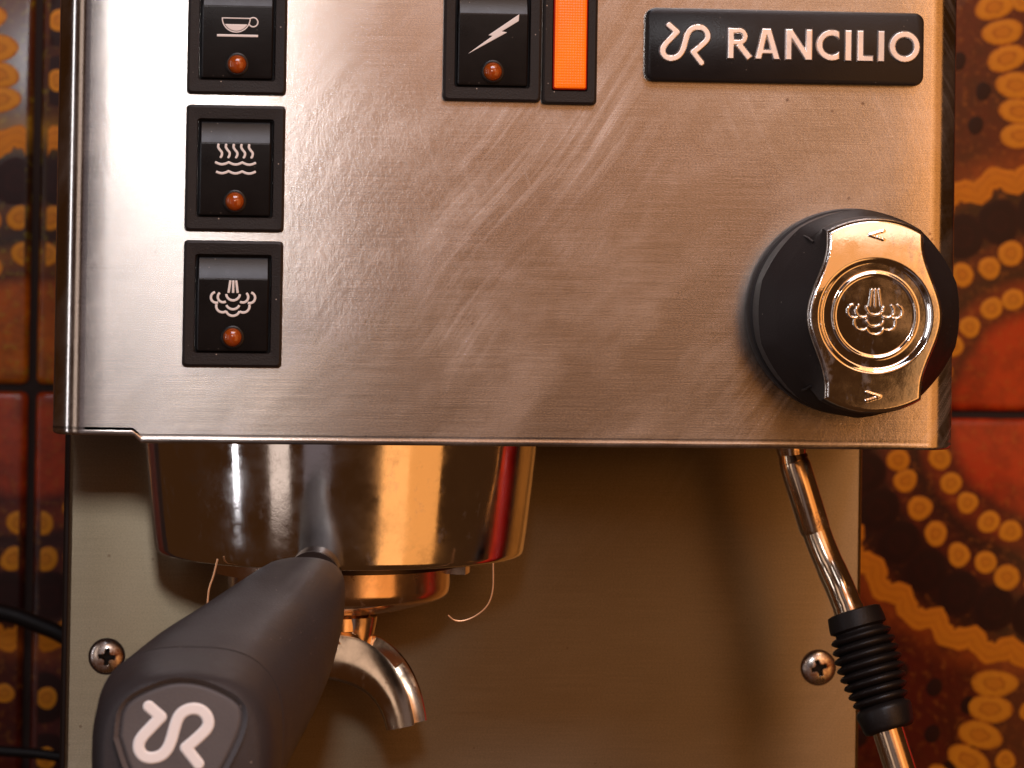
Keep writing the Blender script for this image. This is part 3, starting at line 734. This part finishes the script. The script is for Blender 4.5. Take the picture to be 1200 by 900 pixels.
# locking ears
for a0 in (200, -20):
    Lp = []
    for k in range(9):
        a = math.radians(a0+k*5); Lp.append([(gx+r*math.cos(a), YG+r*math.sin(a), z) for r, z in ((RB-1, zb_g-5), (RB+5.5, zb_g-5), (RB+5.5, zb_g+2), (RB-1, zb_g+2))])
    MB().loft(Lp).build('locking_ear', M['brass'], pf, (gx, YG, z2))
# twin spout
ys = YG-2.0; px_ = lambda x, y, Y=ys: at(x, y, Y)
ksp = 1/sc(ys, 430, 780)
cxs = at(418, 740, ys)[0]
hub = px_(418, 735); MB().tube([px_(417, 722), px_(417, 730), px_(416, 742), px_(414, 750)], [6.0, 5.6, 5.2, 5.2], 32).build('spout_nut', M['chrome_spout'], pf, tuple(hub))
PHI = math.radians(24); XC = px_(385, 768)[0]
def arm(sgn):
    src = ((372, 766, 27), (400, 767, 29), (426, 772, 30), (448, 786, 27), (463, 806, 23.5), (471, 826, 21), (475, 844, 20))
    pts = []; rad = []
    for x, y, r in src:
        p = px_(x, y); d = (p[0]-XC)/math.cos(PHI)*.98
        pts.append(np.array((XC+sgn*d*math.cos(PHI), ys-sgn*d*math.sin(PHI), p[2]))); rad.append(r*ksp)
    Wd = np.array((math.sin(PHI), math.cos(PHI), 0))
    pr_ = catmull([np.append(p, r) for p, r in zip(pts, rad)], 6); pts = [q_[:3] for q_ in pr_]; rad = [q_[3] for q_ in pr_]; LL = []
    for i, p in enumerate(pts):
        t = pts[min(i+1, len(pts)-1)]-pts[max(i-1, 0)]; t = t/np.linalg.norm(t); nrm = np.cross(t, Wd); nrm = nrm if nrm[2] > -.3 and (nrm[2] > .2 or nrm[0]*sgn > 0) else -nrm
        s = i/(len(pts)-1); wy = 7.6-1.4*s
        dpt = 3.2*min(1, max(0, (s-.30)/.25))
        sec = [(-1.0, -.55), (-.99, .15), (-.92, .78), (-.86, .93), (-.76, .90), (-.62, .60-dpt*.18), (0, .5-dpt*.28), (.62, .60-dpt*.18), (.76, .90), (.86, .93), (.92, .78), (.99, .15), (1.0, -.55), (.74, -.90), (.0, -1.0), (-.74, -.90)]
        LL.append([tuple(p+Wd*a*wy*.9+nrm*c_*rad[i]) for a, c_ in sec])
    return LL
for sgn in (1, -1):
    sp = MB(); sp.loft(arm(sgn)); sp.build('spout_arm', M['chrome_spout'], pf, tuple(hub), angle=50)
bp = MB(); bp.tube([px_(408, 738), px_(406, 744), px_(400, 752), px_(394, 764)], [5.6, 7.2, 8.2, 6.0], 28).build('spout_body', M['chrome_spout'], pf, tuple(hub))
# handle: sections met square to its length, which points at the viewer
SEC = [(364, 690, 34, 30, 8), (362, 694, 42, 38, -3), (349, 711, 54, 56, -14), (324, 748, 70, 73, -33), (292, 787, 85, 86, -52), (258, 823, 99, 96, -71), (229, 859, 109, 105, -92), (222, 866, 110.5, 107, -97.5)]
CAPS = [(221.8, 866.6, 110.2, 106.6, -97.9), (217, 882, 109, 107, -108), (215, 888, 106, 106, -115), (214, 892, 101, 103, -119.5), (213, 894, 94, 98, -122), (212, 895, 88, 93, -122.8)]
def sec_loop(s, n=72, inset=0.):
    x, y, rx, ry, Y = s; c_ = at(x, y, Y); k = 1/sc(Y, x, y); out = []
    for i in range(n):
        th = 2*math.pi*i/n; c0, s0 = math.cos(th), math.sin(th); e_ = 2/2.8
        X = math.copysign(abs(c0)**e_, c0)*(rx*k-inset); Z = math.copysign(abs(s0)**e_, s0)*(ry*k-inset)
        if Z < 0: X *= 1-.10*(Z/(ry*k))**2
        out.append((c_[0]+X, Y+Z*.10, c_[2]+Z))       # sections lean back a little at the top
    return out
secs = []
for i in range(len(SEC)-1):
    for t in (0, .5): secs.append(tuple(np.array(SEC[i])*(1-t)+np.array(SEC[i+1])*t))
secs.append(SEC[-1])
SP = catmull([np.array(s, float) for s in SEC], 3)
hb = MB(); LLh = [sec_loop(tuple(s)) for s in SP]; LLh.append(sec_loop(tuple(SP[-1]+np.array((0, 0, 0, 0, .2))), inset=.6))
hb.loft(LLh)
ho = tuple(at(250, 815, -70))
handle = hb.build('handle', M['handle'], pf, ho, angle=60)
cb = MB(); CL = [sec_loop((*CAPS[0][:4], CAPS[0][4]+.1), inset=.6)]+[sec_loop(c_, inset=.0) for c_ in CAPS]; cb.loft(CL); cb.build('handle_cap', M['handle'], handle, ho, angle=60)
MB().tube([at(372, 668, 22), at(366, 680, 6)], [6.5, 7.5]).build('handle_neck', M['dark_metal'], pf, ho)
# inlay and emblem on the end of the handle
YE = -123.0; ke = 1/sc(YE, 210, 880); ec = at(212, 895, YE)
lean = .10
BAD = [tuple(q_) for q_ in catmull([(-79, 30), (-75, 62), (-58, 82), (-20, 98), (10, 100), (40, 92), (68, 76), (77, 58), (72, 30), (50, -15), (25, -55), (0, -75), (-30, -60), (-62, -15), (-79, 30)], 5)][:-1]
place_e = lambda x, z, h: (ec[0]+x, YE+z*lean-h, ec[2]+z)
fn = lambda X, Z: d_poly(X, Z, [(x*ke, z*ke) for x, z in BAD])
me = relief_mesh(fn, (-17, 17, -16, 21), .3, lambda d, X, Z: .25+.95*np.exp(-(d/.40)**2)*(d < 1.2)-.75*np.exp(-((d-1.2)/.34)**2), place_e, 'badge_inlay', M['inlay'], ho, angle=70)
link('badge_inlay', me, handle, ho)
le = 1/5.4545*ke
fn2 = lambda X, Z: logo_fn(X, Z, le, 76*le)
dxl, dzl = (203-212)*ke, -(860-895)*ke
me = relief_mesh(fn2, (-11, 11, -9, 9), .18, lambda d, X, Z: .32+.3*np.minimum(1, d/.3), lambda x, z, h: place_e(x+dxl, z+dzl, h), 'white_emblem', M['print2'], ho, angle=70)
link('white_emblem', me, handle, ho)

# ------------------------------------------------------------------ small things
p = [at(*q_, 14) for q_ in ((578, 660), (577.5, 690), (572, 708), (560, 720), (545, 727), (533, 727), (525, 721))]
b = MB().tube(catmull(p, 6), .22, 6); o = b.build('loose_bristle', M['bristle'], None, tuple(p[0])); o['label'] = 'thin copper hair curling down from the right edge of the chrome group'; o['category'] = 'bristle'
p = [at(*q_, 20) for q_ in ((255, 655), (250, 675), (245, 690), (243, 708))]
b = MB().tube(catmull(p, 6), .28, 6); o = b.build('loose_bristle', M['bristle'], None, tuple(p[0])); o['label'] = 'short copper coloured hair hanging behind the upper left side of the handle'; o['category'] = 'bristle'
p = [at(*q_, 350) for q_ in ((-180, 700), (-80, 706), (0, 717), (45, 732), (85, 752), (140, 800))]
b = MB().tube(catmull(p, 6), 3.1, 16); o = b.build('power_cord', M['cable'], None, tuple(p[2])); o['label'] = 'thick black cord sloping down in front of the tiles left of the machine'; o['category'] = 'cord'
p = [at(*q_, 355) for q_ in ((-180, 868), (-60, 876), (0, 880), (50, 884), (100, 892), (160, 900))]
b = MB().tube(catmull(p, 6), 2.0, 16); o = b.build('power_cord', M['cable'], None, tuple(p[2])); o['label'] = 'thinner black cord running level near the bottom left corner'; o['category'] = 'cord'

tin = thing('reflection_tin', 'red enamel tin added out of view to the right, for the red streak in the chrome', 'tin', (262, 150, -220))  # unseen, added only so the chrome has something red to reflect
M['red'] = mat('red_enamel', (.55, .012, .006), .25)
MB().lathe([(42, -220), (45, -217), (45, -32), (44, -30)], 262, 150, 64, cap0=True, cap1=True).build('tin_body', M['red'], tin, (262, 150, -120))
MB().lathe([(46, -44), (46.4, -43), (46.4, -28), (45, -26), (12, -24), (9, -20), (8, -14), (3, -12)], 262, 150, 64, cap0=True, cap1=True).build('lid', M['red'], tin, (262, 150, -30))
